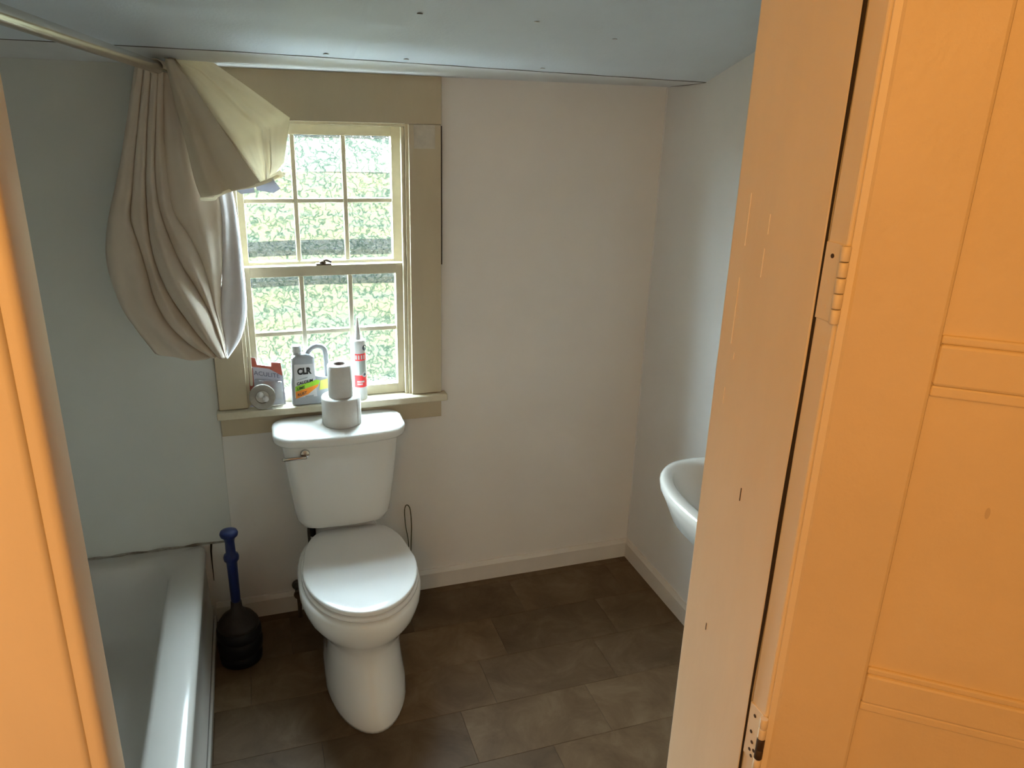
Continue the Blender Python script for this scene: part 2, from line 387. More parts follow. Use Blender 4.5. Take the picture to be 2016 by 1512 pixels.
# baseboards
def bboard(name, pts, label):
    b = BM(); loft(b, pts); o = obj(name, b, BASE); return struct(o, label, 'baseboard')
prof = [(0, 0), (-0.014, 0), (-0.014, 0.066), (-0.010, 0.074), (-0.006, 0.083), (0, 0.083)]
bboard('baseboard_back', [[(x, d, z) for d, z in prof] for x in (-0.26, XW)], 'white-painted baseboard along the back wall')
bboard('baseboard_right', [[(XW+d, y, z) for d, z in prof] for y in (-0.001, YF)], 'white-painted baseboard along the right wall')

# door wall
b = BM()
HD = 2.06
bx(b, XL-0.1, -0.262, YH+0.02, YF, -0.1, 2.7); bx(b, 0.50, XW+0.1, YH-0.01, YF, -0.1, 2.7); bx(b, -0.262, 0.50, YH, YF, HD+0.02, 2.7)
wf = struct(obj('wall_front', b, HALLP), 'wall around the doorway between hall and bathroom', 'wall')
# right door jamb: wide stop board, dark joint, rabbet strip
jr = sroot('trim_2', 'tan painted door jamb on the hinge side with a dark joint', 'door jamb', (0.48, -1.94, 0))
obj('stop_board', bx(BM(), 0.4654, 0.505, -1.998, -1.852, 0.0, HD, 0.002), JAMBP, jr)
obj('rabbet_strip', bx(BM(), 0.4665, 0.505, -2.027, -2.0010, 0.0, HD, 0.002), JAMBP, jr)
b = BM(); tube(b, [(0.4662 + 0.0008*math.sin(z*9), -1.9995 + 0.0006*math.sin(z*23), z) for z in [0.02*i for i in range(1, 102)]], [0.0012 + 0.0010*abs(math.sin(i*0.11)) for i in range(1, 102)], 6)
obj('joint_crack', b, GAP, jr)
HILITE = mat('painted_highlight', (0.95, 0.88, 0.70), 0.4)  # pale thin lines paint highlights onto the jamb
for (y, z, h) in [(-1.878, 1.70, 0.055), (-1.876, 1.60, 0.075), (-1.914, 1.70, 0.02), (-1.912, 1.66, 0.03), (-1.875, 1.50, 0.02), (-1.884, 1.55, 0.008)]:
    b = BM(); bx(b, 0.4649, 0.4656, y-0.00035, y+0.00035, z-h/2, z+h/2)
    obj('highlight_line', b, HILITE, jr)
for (y, z, h) in [(-1.93, 1.40, 0.016), (-1.90, 1.20, 0.010)]:
    obj('scratch', bx(BM(), 0.4650, 0.4656, y-0.0006, y+0.0006, z-h/2, z+h/2), RUST, jr)
# left door post
jl = sroot('trim_3', 'cream painted door post on the latch side with orange-lit front', 'door jamb', (-0.25, -1.97, 0))
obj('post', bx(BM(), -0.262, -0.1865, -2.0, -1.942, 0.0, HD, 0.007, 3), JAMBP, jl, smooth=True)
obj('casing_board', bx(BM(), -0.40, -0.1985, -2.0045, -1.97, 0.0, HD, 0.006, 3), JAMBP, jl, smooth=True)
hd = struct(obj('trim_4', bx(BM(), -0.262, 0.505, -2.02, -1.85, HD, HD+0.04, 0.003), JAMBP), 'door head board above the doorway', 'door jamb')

# door, opened into the hall
HX, HY, TH_ = 0.4700, -2.0335, math.radians(52)
dv = Vector((math.sin(TH_), -math.cos(TH_), 0)); nv = Vector((dv.y, -dv.x, 0))     # nv faces the camera side
if nv.dot(Vector((-1, -1, 0))) < 0: nv = -nv
door = sroot('door_1', 'cream painted panelled door swung open into the warm-lit hall', 'door', (HX, HY, 0))
def dbox(u0, u1, d0, d1, z0, z1, bev=0.0):
    b = bx(BM(), u0, u1, d0, d1, z0, z1, bev)
    for v in b.verts:
        u, d, z = v.co; p = Vector((HX, HY, 0)) + dv*u + nv*d; v.co = (p.x, p.y, z)
    return b
DW = 0.66; ST = 0.083
PZ = [0.12, 0.50, 0.86, 1.236, 1.258, 1.578, 1.617, 1.94]
obj('stile', dbox(0.002, ST, -0.032, 0, 0.01, 2.03, 0.0035), DOORP, door)
obj('stile', dbox(DW-ST, DW, -0.032, 0, 0.01, 2.03, 0.002), DOORP, door)
rails = [(0.01, 0.16), (0.53, 0.57), (0.87, 0.91), (1.222, 1.258), (1.578, 1.617), (1.94, 2.03)]
for z0, z1 in rails: obj('rail', dbox(ST, DW-ST, -0.032, -0.0003, z0, z1, 0.003), DOORP, door)
for (a, c) in zip(rails, rails[1:]):
    p = obj('panel', dbox(ST-0.004, DW-ST+0.004, -0.022, -0.006, a[1]-0.004, c[0]+0.004), DOORP, door)
    for (z0, z1) in [(a[1], a[1]+0.008), (c[0]-0.011, c[0])]:
        obj('bead', dbox(ST, DW-ST, -0.007, -0.0022, z0, z1, 0.002), DOORP, p)
obj('door_edge', dbox(-0.004, 0.004, -0.032, -0.0015, 0.01, 2.03, 0.001), JAMBP, door)
b = BM()
ss = []
for d_ in (-0.0063, -0.0057): ss.append([tuple(Vector((HX, HY, 0)) + dv*(0.153+0.0022*math.cos(t)) + nv*d_ + Vector((0, 0, 1.460+0.006*math.sin(t)))) for t in [2*PI*k/16 for k in range(16)]])
loft(b, ss); obj('stain', b, mat('smudge', (0.66, 0.53, 0.34), 0.6), door)
# hinges
for hz, worn in ((1.661, False), (1.135, True)):
    hg = obj('hinge', bx(BM(), 0.4650, 0.4668, -2.0245, -2.0015, hz-0.036, hz+0.036, 0.0005, 1), JAMBP, door)
    for k in range(5):
        z0 = hz-0.036 + k*0.0144
        b = BM(); lathe(b, [(0.0042, 0.0006), (0.0046, 0.0012), (0.0046, 0.0132), (0.0042, 0.0138)], (0.4640, -2.0285, z0), 14)
        obj('knuckle', b, JAMBP if not (worn and k in (1, 2)) else RUST, hg, smooth=True, angle=0.7)
    for (y, z) in [(-2.012, 0.024), (-2.010, 0.0), (-2.012, -0.024)] + ([(-2.016, -0.03), (-2.019, -0.02), (-2.014, -0.012)] if worn else []):
        b = BM(); lathe(b, [(0.0022, -0.0004), (0.0022, 0.0004), (0.001, 0.0006)], (0.4649, y, hz+z), 8, 'x')
        obj('screw', b, RUST if worn or z > 0.02 else JAMBP, hg)

# hall shell behind the camera (keeps the sky out but for one added fill opening, carries the lamp light)
struct(obj('floor_hall', bx(BM(), -1.7, 2.3, -4.2, YF, -0.12, -0.004), HALLF), 'dark wooden hall floor outside the bathroom', 'floor')
b = BM(); bx(b, -1.8, -1.7, -4.2, -1.9, -0.1, 2.6); bx(b, 2.3, 2.4, -4.2, -1.9, -0.1, 2.6); bx(b, -1.8, -1.13, -4.3, -4.2, -0.1, 2.6); bx(b, -1.02, 2.4, -4.3, -4.2, -0.1, 2.6); bx(b, -1.13, -1.02, -4.3, -4.2, -0.1, 1.19); bx(b, -1.13, -1.02, -4.3, -4.2, 1.33, 2.6)
bx(b, -1.8, XL-0.1, -2.0, -1.9, -0.1, 2.6); bx(b, XW+0.1, 2.4, -2.0, -1.9, -0.1, 2.6)
struct(obj('wall_hall', b, HALLP), 'warm painted hall walls behind the camera', 'wall')
struct(obj('ceiling_hall', bx(BM(), -1.8, 2.4, -4.3, YH+0.03, 2.6, 2.7), HALLP), 'hall ceiling behind the camera', 'ceiling')

# ------------------------------------------------------------------ window
win = sroot('window_1', 'cream double-hung window with six-pane sashes of obscure glass', 'window', (0.193, 0.0, 0.83))
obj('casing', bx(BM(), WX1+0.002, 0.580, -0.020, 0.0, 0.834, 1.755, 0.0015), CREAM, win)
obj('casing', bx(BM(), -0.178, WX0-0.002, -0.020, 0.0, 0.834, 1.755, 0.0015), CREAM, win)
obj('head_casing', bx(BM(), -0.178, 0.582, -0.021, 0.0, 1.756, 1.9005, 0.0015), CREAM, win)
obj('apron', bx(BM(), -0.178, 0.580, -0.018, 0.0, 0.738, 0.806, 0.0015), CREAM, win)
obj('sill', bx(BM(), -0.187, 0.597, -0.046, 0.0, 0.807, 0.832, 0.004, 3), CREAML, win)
obj('stool', bx(BM(), WX0+0.001, WX1-0.001, -0.002, 0.135, 0.801, 0.8315, 0.001), CREAML, win)
for x0, x1 in ((WX1-0.008, WX1+0.003), (WX0-0.003, WX0+0.008)):
    obj('side_jamb', bx(BM(), x0, x1, -0.006, 0.135, 0.832, WZ1, 0.001), CREAML, win)
obj('head_jamb', bx(BM(), WX0, WX1, -0.004, 0.135, WZ1-0.010, WZ1, 0.001), CREAML, win)
for x0, x1 in ((WX1-0.020, WX1-0.009), (WX0+0.009, WX0+0.020)):
    obj('parting_stop', bx(BM(), x0, x1, 0.000, 0.017, 0.832, WZ1-0.011, 0.002), CREAML, win)
obj('paint_patch', bx(BM(), 0.490, 0.560, -0.0207, -0.0199, 1.68, 1.754, 0.0003, 1), mat('bare_plaster_patch', (0.60, 0.55, 0.47), 0.6, var=0.10, vscale=30), win)
obj('side_gap', bx(BM(), 0.5802, 0.5835, -0.0195, -0.0005, 1.30, 1.752), GAP, win)
def sash(name, y0, y1, z0, z1, gz0, gz1, rows_z):
    gx0, gx1 = -0.045, 0.429
    s = bpy.data.objects.new(name, None); COL.objects.link(s); s.parent = win; s.matrix_parent_inverse = Matrix.Translation(-win.location)
    s.location = (0.193, y0, z0)
    sx0, sx1 = WX0+0.0085, WX1-0.0085
    P = lambda nm, b, m=CREAML: (lambda o: (setattr(o, 'parent', s), setattr(o, 'matrix_parent_inverse', Matrix.Translation(-s.location)), o))(obj(nm, b, m))[2]
    P('sash_stile', bx(BM(), sx0, gx0, y0, y1, z0, z1, 0.0015)); P('sash_stile', bx(BM(), gx1, sx1, y0, y1, z0, z1, 0.0015))
    P('sash_rail', bx(BM(), gx0, gx1, y0+0.0003, y1, z0, gz0, 0.0015)); P('sash_rail', bx(BM(), gx0, gx1, y0+0.0003, y1, gz1, z1, 0.0015))
    xs = [gx0, 0.1145, 0.2745, gx1]; mw = 0.0075
    for x in xs[1:3]:
        b = BM(); prism(b, [(x-mw, gz0), (x+mw, gz0), (x+mw, gz1), (x-mw, gz1)], y0+0.006, y1-0.006, 0.003); P('muntin', b)
    zs = [gz0] + rows_z + [gz1]
    for z in rows_z:
        for xa, xb in zip(xs, xs[1:]):
            xa2 = xa + (mw if xa != gx0 else 0); xb2 = xb - (mw if xb != gx1 else 0)
            b = BM(); prism(b, [(xa2, z-mw), (xb2, z-mw), (xb2, z+mw), (xa2, z+mw)], y0+0.007, y1-0.007, 0.003); P('muntin', b)
    ym = (y0+y1)/2 + 0.003
    for za, zb in zip(zs, zs[1:]):
        for xa, xb in zip(xs, xs[1:]):
            b = BM(); bx(b, xa+0.002, xb-0.002, ym-0.0015, ym+0.0015, za+0.002, zb-0.002)
            P('pane', b, GLASS)
    return s
sash('lower_sash', 0.018, 0.050, 0.833, 1.303, 0.868, 1.268, [1.074])
us = sash('upper_sash', 0.055, 0.087, 1.276, 1.746, 1.312, 1.714, [1.508])
# sash latch on the meeting rail
b = BM(); bx(b, 0.165, 0.215, 0.020, 0.046, 1.3030, 1.3075, 0.001)
lt = obj('sash_latch', b, RUST, win)
b = BM(); lathe(b, [(0.011, 0.0), (0.011, 0.006), (0.006, 0.010)], (0.188, 0.033, 1.3075), 16); tube(b, spline([(0.188, 0.033, 1.315), (0.200, 0.024, 1.319), (0.214, 0.018, 1.313)]), 0.004, 8)
obj('latch_lever', b, RUST, win, smooth=True)

# ------------------------------------------------------------------ outside
GRASS = mat('lawn_grass', (0.0084, 0.0098, 0.0072), 0.9, col2=(0.0165, 0.0138, 0.0070), vscale=0.9, thr=(0.38, 0.62), spec=0.0)
GRAV = mat('dark_gravel', (0.0012, 0.0016, 0.0022), 0.95, var=0.3, vscale=8, spec=0.0)
HEDGE = mat('hedge_leaf', (0.0013, 0.0017, 0.0022), 0.9, var=0.4, vscale=3, spec=0.0)
LEAF = mat('tree_leaf', (0.0060, 0.0085, 0.0062), 0.9, var=0.4, vscale=2, spec=0.0)
BARK = mat('tree_bark', (0.05, 0.04, 0.03), 0.9, var=0.3, vscale=10)
def hill(y): return 0.0 if y < 12 else 0.115*(y-12) * min(1, (y-12)/8)  # made-up rise that covers the low sky behind the panes
b = BM(); N = 60; gv = []
for i in range(N+1):
    row = []
    for j in range(N+1):
        x = -50 + 110*i/N; y = 0.6 + 16.4*(j/N)**1.3
        row.append(b.verts.new((x, y, -0.05 + 0.05*noise.noise(Vector((x*0.3, y*0.3, 0))) + hill(y))))
    gv.append(row)
for i in range(N):
    for j in range(N): b.faces.new((gv[i][j], gv[i+1][j], gv[i+1][j+1], gv[i][j+1]))
struct(obj('ground_lawn', b, GRASS, smooth=True), 'sunlit green and yellow lawn seen through the obscure glass', 'lawn')
PALE = mat('pale_backdrop_slope', (0.0125, 0.0130, 0.0105), 0.9, col2=(0.0210, 0.0185, 0.0135), vscale=0.5, thr=(0.35, 0.6), spec=0.0)  # added backdrop, pale enough to show near white
b = BM(); gv = []
for i in range(31):
    gv.append([])
    for j in range(31):
        x = -40 + 90*i/30; y = 16.9 + 50*(j/30)**1.4
        gv[-1].append(b.verts.new((x, y, -0.05 + hill(y) + 0.06*noise.noise(Vector((x*0.2, y*0.2, 5))))))
for i in range(30):
    for j in range(30): b.faces.new((gv[i][j], gv[i+1][j], gv[i+1][j+1], gv[i][j+1]))
struct(obj('backdrop_slope', b, PALE, smooth=True), 'pale backdrop slope added beyond the lawn to cover the low sky', 'slope')
def strip(y, wdt, h, tilt, label, m=GRAV):
    b = BM(); n = 40; secs = []
    for i in range(n+1):
        x = -12 + 36*i/n; yy = y + tilt*x + 0.06*math.sin(x*2.1); ww = wdt*(0.9 + 0.1*math.sin(x*5))
        secs.append([(x, yy-ww/2, -0.12), (x, yy-ww/2+0.03, h), (x, yy+ww/2-0.03, h), (x, yy+ww/2, -0.12)])
    loft(b, secs); return tag(obj('gravel_strip', b, m), label, 'gravel strip')
strip(6.0, 0.30, 0.02, 0.03, 'thin dark gravel strip across the lawn nearest the window')
strip(8.2, 0.95, 0.02, 0.0, 'wide dark gravel strip across the lawn farther from the window')
b = BM(); secs = []
for i in range(41):
    x = -10 + 36*i/40; h = 0.22 + 0.06*noise.noise(Vector((x*0.9, 0, 3))); g0 = hill(21.0) - 0.06
    secs.append([(x, 20.8, g0-0.2), (x, 20.7, g0+h*0.7), (x, 21.0, g0+h), (x, 21.3, g0+h*0.7), (x, 21.2, g0-0.1)])
loft(b, secs); tag(obj('hedge', b, HEDGE, smooth=True), 'low dark hedge line running across the pale slope outside', 'hedge')
def tree(x, y, h, r, label):
    g0 = hill(y); t = thing('tree', label, 'tree', (x, y, g0), 'trees far beyond the lawn')
    b = BM(); tube(b, spline([(x, y, g0-0.2), (x+0.1, y, g0+h*0.3), (x, y+0.1, g0+h*0.65)], 5), [0.22 - 0.012*i for i in range(11)], 8); obj('trunk', b, BARK, t, smooth=True)
    b = BM()
    for k in range(14):
        a = random.random()*6.28; rr = r*0.62*random.random()**0.5; zz = g0 + h*(0.62+0.3*random.random()); s = r*(0.35+0.25*random.random())
        ret = bmesh.ops.create_icosphere(b, subdivisions=2, radius=s, matrix=Matrix.Translation((x+rr*math.cos(a), y+rr*math.sin(a), zz)))
        for v in ret['verts']: v.co += Vector(v.co - Vector((x, y, g0+h*0.75))).normalized()*0.25*s*noise.noise(v.co*1.3)
    obj('crown', b, LEAF, t)
tree(4.9, 24, 3.6, 1.3, 'green tree far outside behind the upper right panes')
tree(3.1, 27, 3.4, 1.2, 'green tree far outside behind the upper middle panes')

# ------------------------------------------------------------------ toilet
TX = 0.213
toi = thing('toilet', 'white two-piece toilet with closed lid under the window', 'toilet', (TX, -0.40, 0))
def egg(cx, yf, yb, hw, z, ym=None, n=48, pf=2.0, pb=2.6):
    """outline: pointed-round front at yf, squarer back at yb, widest at ym"""
    if ym is None: ym = yf + (yb-yf)*0.52
    s = []
    for i in range(n):
        a = 2*PI*i/n; c, q = math.cos(a), math.sin(a)
        p = pf if q < 0 else pb
        x = hw*math.copysign(abs(c)**(2/p), c); d = math.copysign(abs(q)**(2/p), q)
        y = ym + d*((yb-ym) if q >= 0 else (ym-yf))
        s.append((cx+x, y, z))
    return s
b = BM()
sec = [(0.0, -0.708, -0.16, 0.128), (0.012, -0.710, -0.16, 0.130), (0.05, -0.694, -0.16, 0.127), (0.10, -0.664, -0.155, 0.120), (0.16, -0.626, -0.15, 0.117),
       (0.205, -0.612, -0.14, 0.124), (0.235, -0.622, -0.13, 0.142), (0.265, -0.646, -0.12, 0.163), (0.295, -0.668, -0.11, 0.181), (0.33, -0.678, -0.10, 0.191), (0.358, -0.676, -0.10, 0.192), (0.370, -0.668, -0.105, 0.186), (0.372, -0.645, -0.12, 0.165)]
loft(b, [egg(TX, f, k, h, z, ym=-0.43 if z < 0.2 else -0.41, pb=3.0) for z, f, k, h in sec])
obj('bowl', b, PORC, toi, smooth=True)
b = BM()
loft(b, [egg(TX-0.004, -0.17, -0.035, 0.115, 0.30, pf=4, pb=4), egg(TX-0.004, -0.16, -0.035, 0.11, 0.365, pf=4, pb=4), egg(TX-0.004, -0.125, -0.045, 0.08, 0.4185, pf=4, pb=4)])
obj('tank_shelf', b, PORC, toi, smooth=True)
# seat ring and lid
def slab(cx, yf, yb, hw, z0, z1, r, ym, pb=3.2):
    b = BM(); S_ = []
    for dz, di in [(0, r), (r*0.3, r*0.3), (r, 0)]: S_.append(egg(cx, yf+di, yb-di, hw-di, z0+dz, ym, pb=pb))
    for dz, di in [(r, 0), (r*0.3, r*0.3), (0, r), (-0.0006, r+0.03)]: S_.append(egg(cx, yf+di, yb-di, hw-di, z1-dz, ym, pb=pb))
    loft(b, S_); return b
obj('seat_ring', slab(TX+0.003, -0.668, -0.185, 0.184, 0.374, 0.388, 0.004, -0.405), SEATP, toi, smooth=True)
b = slab(TX+0.003, -0.662, -0.148, 0.181, 0.390, 0.407, 0.005, -0.400, 6.0)
for v in b.verts:
    t = max(0, (v.co.y + 0.400)/0.24)
    v.co.x = TX+0.003 + (v.co.x-TX-0.003)*(1 - 0.26*t**1.7)
obj('seat_lid', b, SEATP, toi, smooth=True, angle=0.9)
for sx in (-0.075, 0.075):
    obj('hinge_cap', bx(BM(), TX+sx-0.02, TX+sx+0.02, -0.178, -0.155, 0.372, 0.396, 0.006, 3), SEATP, toi, smooth=True)
# tank
KX = 0.200
def rrect(cx, hw, y0, y1, z, r, n=8, bow=0.0):
    pts = []
    for (sx, sy, a0) in [(1, 1, 0), (-1, 1, 90), (-1, -1, 180), (1, -1, 270)]:
        px = cx + sx*(hw-r); py = (y1-r) if sy > 0 else (y0+r)
        for k in range(n+1):
            a = math.radians(a0 + 90*k/n); x = px + r*math.cos(a); y = py + r*math.sin(a)
            if sy < 0: y -= bow*(1-((x-cx)/hw)**2)
            pts.append((x, y, z))
        if sy < 0 and sx < 0:
            for k in range(1, 10):
                x = cx - (hw-r) + 2*(hw-r)*k/10; pts.append((x, y0 - bow*(1-((x-cx)/hw)**2), z))
    return pts
b = BM()
tk = [(0.421, 0.105, -0.150, -0.045), (0.423, 0.128, -0.158, -0.034), (0.431, 0.148, -0.166, -0.026), (0.455, 0.160, -0.172, -0.022), (0.50, 0.167, -0.177, -0.020), (0.60, 0.178, -0.188, -0.020), (0.70, 0.188, -0.196, -0.020), (0.756, 0.193, -0.200, -0.020)]
loft(b, [rrect(KX, h, y0, y1, z, min(0.045, h*0.4), bow=0.012) for z, h, y0, y1 in tk])
obj('tank', b, PORC, toi, smooth=True, angle=1.0)
b = BM()
def lidsec(z, i): return rrect(KX, 0.219-i, -0.212+i, -0.014-i, z, 0.062, bow=0.030)
loft(b, [lidsec(0.7565, 0.008), lidsec(0.758, 0.003), lidsec(0.764, 0.0), lidsec(0.779, 0.0), lidsec(0.786, 0.003), lidsec(0.790, 0.009), lidsec(0.7912, 0.022)])
obj('tank_lid', b, PORC, toi, smooth=True, angle=1.2)
b = BM(); lathe(b, [(0.0, -0.004), (0.0135, -0.004), (0.0155, 0.0), (0.0155, 0.006), (0.013, 0.010), (0.005, 0.0115)], (0.078, -0.204, 0.730), 28, 'y')
fh = obj('flush_handle', b, CHROME, toi, smooth=True, angle=0.8)
b = BM(); bx(b, 0.004, 0.083, -0.2265, -0.2165, 0.7165, 0.7275, 0.004, 3)
obj('lever', b, CHROME, fh, smooth=True)
b = BM(); lathe(b, [(0.010, 0), (0.010, 0.05), (0.014, 0.052), (0.014, 0.075)], (0.092, -0.10, 0.362), 12); obj('tank_bolt', b, BLACKP, toi, smooth=True, angle=0.8)

# water supply valve and hose behind the bowl
sv = thing('supply_valve', 'dark water shutoff valve with hose at the wall behind the toilet', 'valve', (0.03, -0.06, 0.0))
b = BM(); lathe(b, [(0.022, 0.0), (0.022, 0.004), (0.009, 0.006), (0.009, 0.045)], (0.03, -0.015, 0.115), 14, 'y'); lathe(b, [(0.013, 0), (0.013, 0.04)], (0.03, -0.055, 0.095), 12); obj('valve_body', b, HOSE, sv, smooth=True, angle=0.8)
b = BM(); lathe(b, [(0.017, 0.0), (0.019, 0.006), (0.017, 0.012)], (0.03, -0.065, 0.108), 12, 'y'); obj('valve_knob', b, RUST, sv, smooth=True, angle=0.8)
b = BM(); tube(b, [(0.03, -0.055, 0.0), (0.03, -0.055, 0.1)], 0.008, 8); obj('riser_pipe', b, RUST, sv, smooth=True)
b = BM(); tube(b, spline([(0.03, -0.055, 0.135), (0.060, -0.045, 0.165), (0.080, -0.030, 0.25), (0.082, -0.030, 0.35), (0.090, -0.06, 0.423)], 8), 0.0055, 8); obj('hose', b, HOSE, sv, smooth=True)

# wire loop behind the toilet
b = BM(); tube(b, spline([(0.452, -0.018, 0.13), (0.449, -0.016, 0.23), (0.440, -0.012, 0.30), (0.438, -0.010, 0.365), (0.447, -0.010, 0.385), (0.459, -0.010, 0.365), (0.463, -0.012, 0.30), (0.460, -0.016, 0.23), (0.456, -0.018, 0.13), (0.455, -0.03, 0.09), (0.455, -0.045, 0.0)], 6), 0.0019, 6)
tag(obj('wire_loop', b, WIRE, smooth=True), 'thin green wire loop standing against the wall right of the toilet', 'wire')

# ------------------------------------------------------------------ bathtub
tub = thing('bathtub', 'white enamel bathtub along the left with rolled rim', 'bathtub', (-0.64, -0.76, 0))
X0, X1, Y0, Y1, ZT = -1.018, -0.2685, -1.52, -0.0055, 0.330
def rr2(x0, x1, y0, y1, z, r, n=6):
    p = []
    for (cx, cy, a0) in [(x1-r, y1-r, 0), (x0+r, y1-r, 90), (x0+r, y0+r, 180), (x1-r, y0+r, 270)]:
        for k in range(n+1):
            a = math.radians(a0 + 90*k/n); p.append((cx+r*math.cos(a), cy+r*math.sin(a), z))
    return p
b = BM()
seq = [(0.0, 0.004, 0.01, 0), (0.055, 0.004, 0.01, 0), (0.06, 0.0, 0.01, 0), (0.075, 0.0, 0.01, 0), (0.08, 0.006, 0.01, 0), (0.27, 0.012, 0.012, 0), (0.285, 0.005, 0.012, 0), (0.305, 0.003, 0.014, 0), (0.322, 0.006, 0.016, 0), (0.330, 0.018, 0.02, 0)]
secs = [rr2(X0+i, X1-i, Y0+i, Y1-0, z, r) for z, i, r, _ in seq]
inner = [(0.331, 0.055, 0.06), (0.327, 0.098, 0.09), (0.310, 0.115, 0.11), (0.20, 0.135, 0.13), (0.08, 0.165, 0.15), (0.05, 0.21, 0.15), (0.045, 0.27, 0.10)]
for z, i, r in inner:
    k = min(i, 0.11)*0.6 if z > 0.3 else i*0.6
    secs.append(rr2(X0+i*0.7, X1-i, Y0+i, Y1-k, z, r))
loft(b, secs, cap0=True, cap1=True)
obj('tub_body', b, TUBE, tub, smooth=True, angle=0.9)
b = BM(); lathe(b, [(0.0, -0.001), (0.03, -0.001), (0.03, 0.002), (0.024, 0.004)], (-0.64, -1.18, 0.046), 20); obj('drain', b, CHROME, tub, smooth=True)
b = BM(); bx(b, X1-0.003, X1+0.006, Y0, Y1, 0.0, 0.035, 0.003, 2); obj('apron_trim', b, TUBE, tub)
# dirty caulk line where the tub meets the panel
b = BM(); tube(b, [(-1.0 + 0.82*i/50, -0.006, 0.3335 + 0.0015*math.sin(i*0.9)) for i in range(51)], [0.0045 + 0.0018*math.sin(i*1.3)*math.sin(i*0.41) for i in range(51)], 6)
cl = obj('caulk_line', b, MORT, wb)
b = BM(); tube(b, [(-0.252, -0.006, 0.335), (-0.256, -0.007, 0.30), (-0.257, -0.007, 0.25), (-0.2575, -0.007, 0.18)], [0.004, 0.003, 0.002, 0.0012], 6); obj('gap_crack', b, GAP, wb)

# ------------------------------------------------------------------ sink
sk = thing('wall_sink', 'white wall-hung washbasin on the right wall behind the door jamb', 'sink', (XW, -1.0, 0.62))
b = BM(); CYs = -1.0
def sinkring(hw, proj, z, back=0.0, n=44):
    s = []
    for i in range(n):
        a = 2*PI*i/n; c, q = math.cos(a), math.sin(a)
        y = CYs + hw*math.copysign(abs(q)**(2/2.4), q)
        d = math.copysign(abs(c)**(2/2.4), c)
        x = XW - 0.002 - back - (proj-back)*0.5 - (proj-back)*0.5*d
        s.append((x, y, z))
    return s
secs = [sinkring(0.12, 0.22, 0.63), sinkring(0.18, 0.28, 0.65), sinkring(0.25, 0.36, 0.70), sinkring(0.292, 0.372, 0.745), sinkring(0.305, 0.384, 0.77), sinkring(0.308, 0.386, 0.788),
        sinkring(0.303, 0.382, 0.797), sinkring(0.295, 0.375, 0.800), sinkring(0.270, 0.352, 0.798, 0.08), sinkring(0.262, 0.345, 0.790, 0.09), sinkring(0.235, 0.32, 0.74, 0.11), sinkring(0.17, 0.28, 0.68, 0.14), sinkring(0.05, 0.22, 0.665, 0.18)]
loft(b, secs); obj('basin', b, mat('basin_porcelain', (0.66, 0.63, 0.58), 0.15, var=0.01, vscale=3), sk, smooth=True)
b = BM(); tube(b, spline([(XW-0.045, CYs, 0.798), (XW-0.045, CYs, 0.88), (XW-0.09, CYs, 0.91), (XW-0.15, CYs, 0.88)], 6), 0.011, 12); obj('faucet', b, CHROME, sk, smooth=True)

# ------------------------------------------------------------------ curtain rod
rod = thing('curtain_rod', 'long metal shower curtain rod slanting across the upper left', 'curtain rod', (-0.35, -0.9, 1.9))
ra, rb = Vector((-0.2150, -0.008, 1.8810)), Vector((-0.3975, -1.35, 1.9250))
ra2 = ra + (rb-ra)*0.0
re = ra + (rb-ra)*((1.85-0.008-0.004)/(1.35-0.008))
b = BM(); tube(b, [ra, ra+(rb-ra)*0.5, re], 0.0155, 20); obj('rod', b, STEEL, rod, smooth=True, angle=1.0)
dr = (rb-ra).normalized()
b = BM(); tube(b, [ra - dr*0.003, ra+dr*0.010], 0.026, 20); obj('flange', b, STEEL, rod, smooth=True, angle=0.8)
b = BM(); tube(b, [re-dr*0.012, re], 0.026, 20); obj('flange', b, STEEL, rod, smooth=True, angle=0.8)

# ------------------------------------------------------------------ shower curtain
cur = thing('shower_curtain', 'bunched cream shower curtain thrown over the rod beside the window', 'curtain', (-0.25, -0.2, 1.0))
def sheet(name, L, Rr, folds, nu=60, nv=70, thick=0.0012, mt=None, straight=False):
    """L, Rr: boundary polylines (world) from top to bottom; folds(u,v) -> depth offset towards the camera (-y)"""
    b = BM(); g = []
    def samp(P, t):
        k = t*(len(P)-1); i = min(int(k), len(P)-2); return P[i].lerp(P[i+1], k-i)
    Ls, Rs = spline(L, 12), ([Vector(p) for p in Rr] if straight else spline(Rr, 12))
    for j in range(nv+1):
        v = j/nv; a, c = samp(Ls, v), samp(Rs, v); row = []
        for i in range(nu+1):
            u = i/nu; p = a.lerp(c, u); o = folds(u, v)
            if isinstance(o, tuple): p = p + Vector(o)
            else: p = p + Vector((0, -o, 0))
            row.append(b.verts.new(p))
        g.append(row)
    for j in range(nv):
        for i in range(nu): b.faces.new((g[j][i], g[j][i+1], g[j+1][i+1], g[j+1][i]))
    o = obj(name, b, mt or CLOTH, cur, smooth=True)
    s = o.modifiers.new('thick', 'SOLIDIFY'); s.thickness = thick
    return o
def rid(u, c, wd): # a rounded ridge
    d = (u-c)/wd; return math.exp(-d*d)
def crease(u, c, wd, amp): # sharp one-sided fold: rises then drops
    d = u - c
    return amp*math.exp(-abs(d)/wd)*(1 if d < 0 else 0.25)
V = Vector
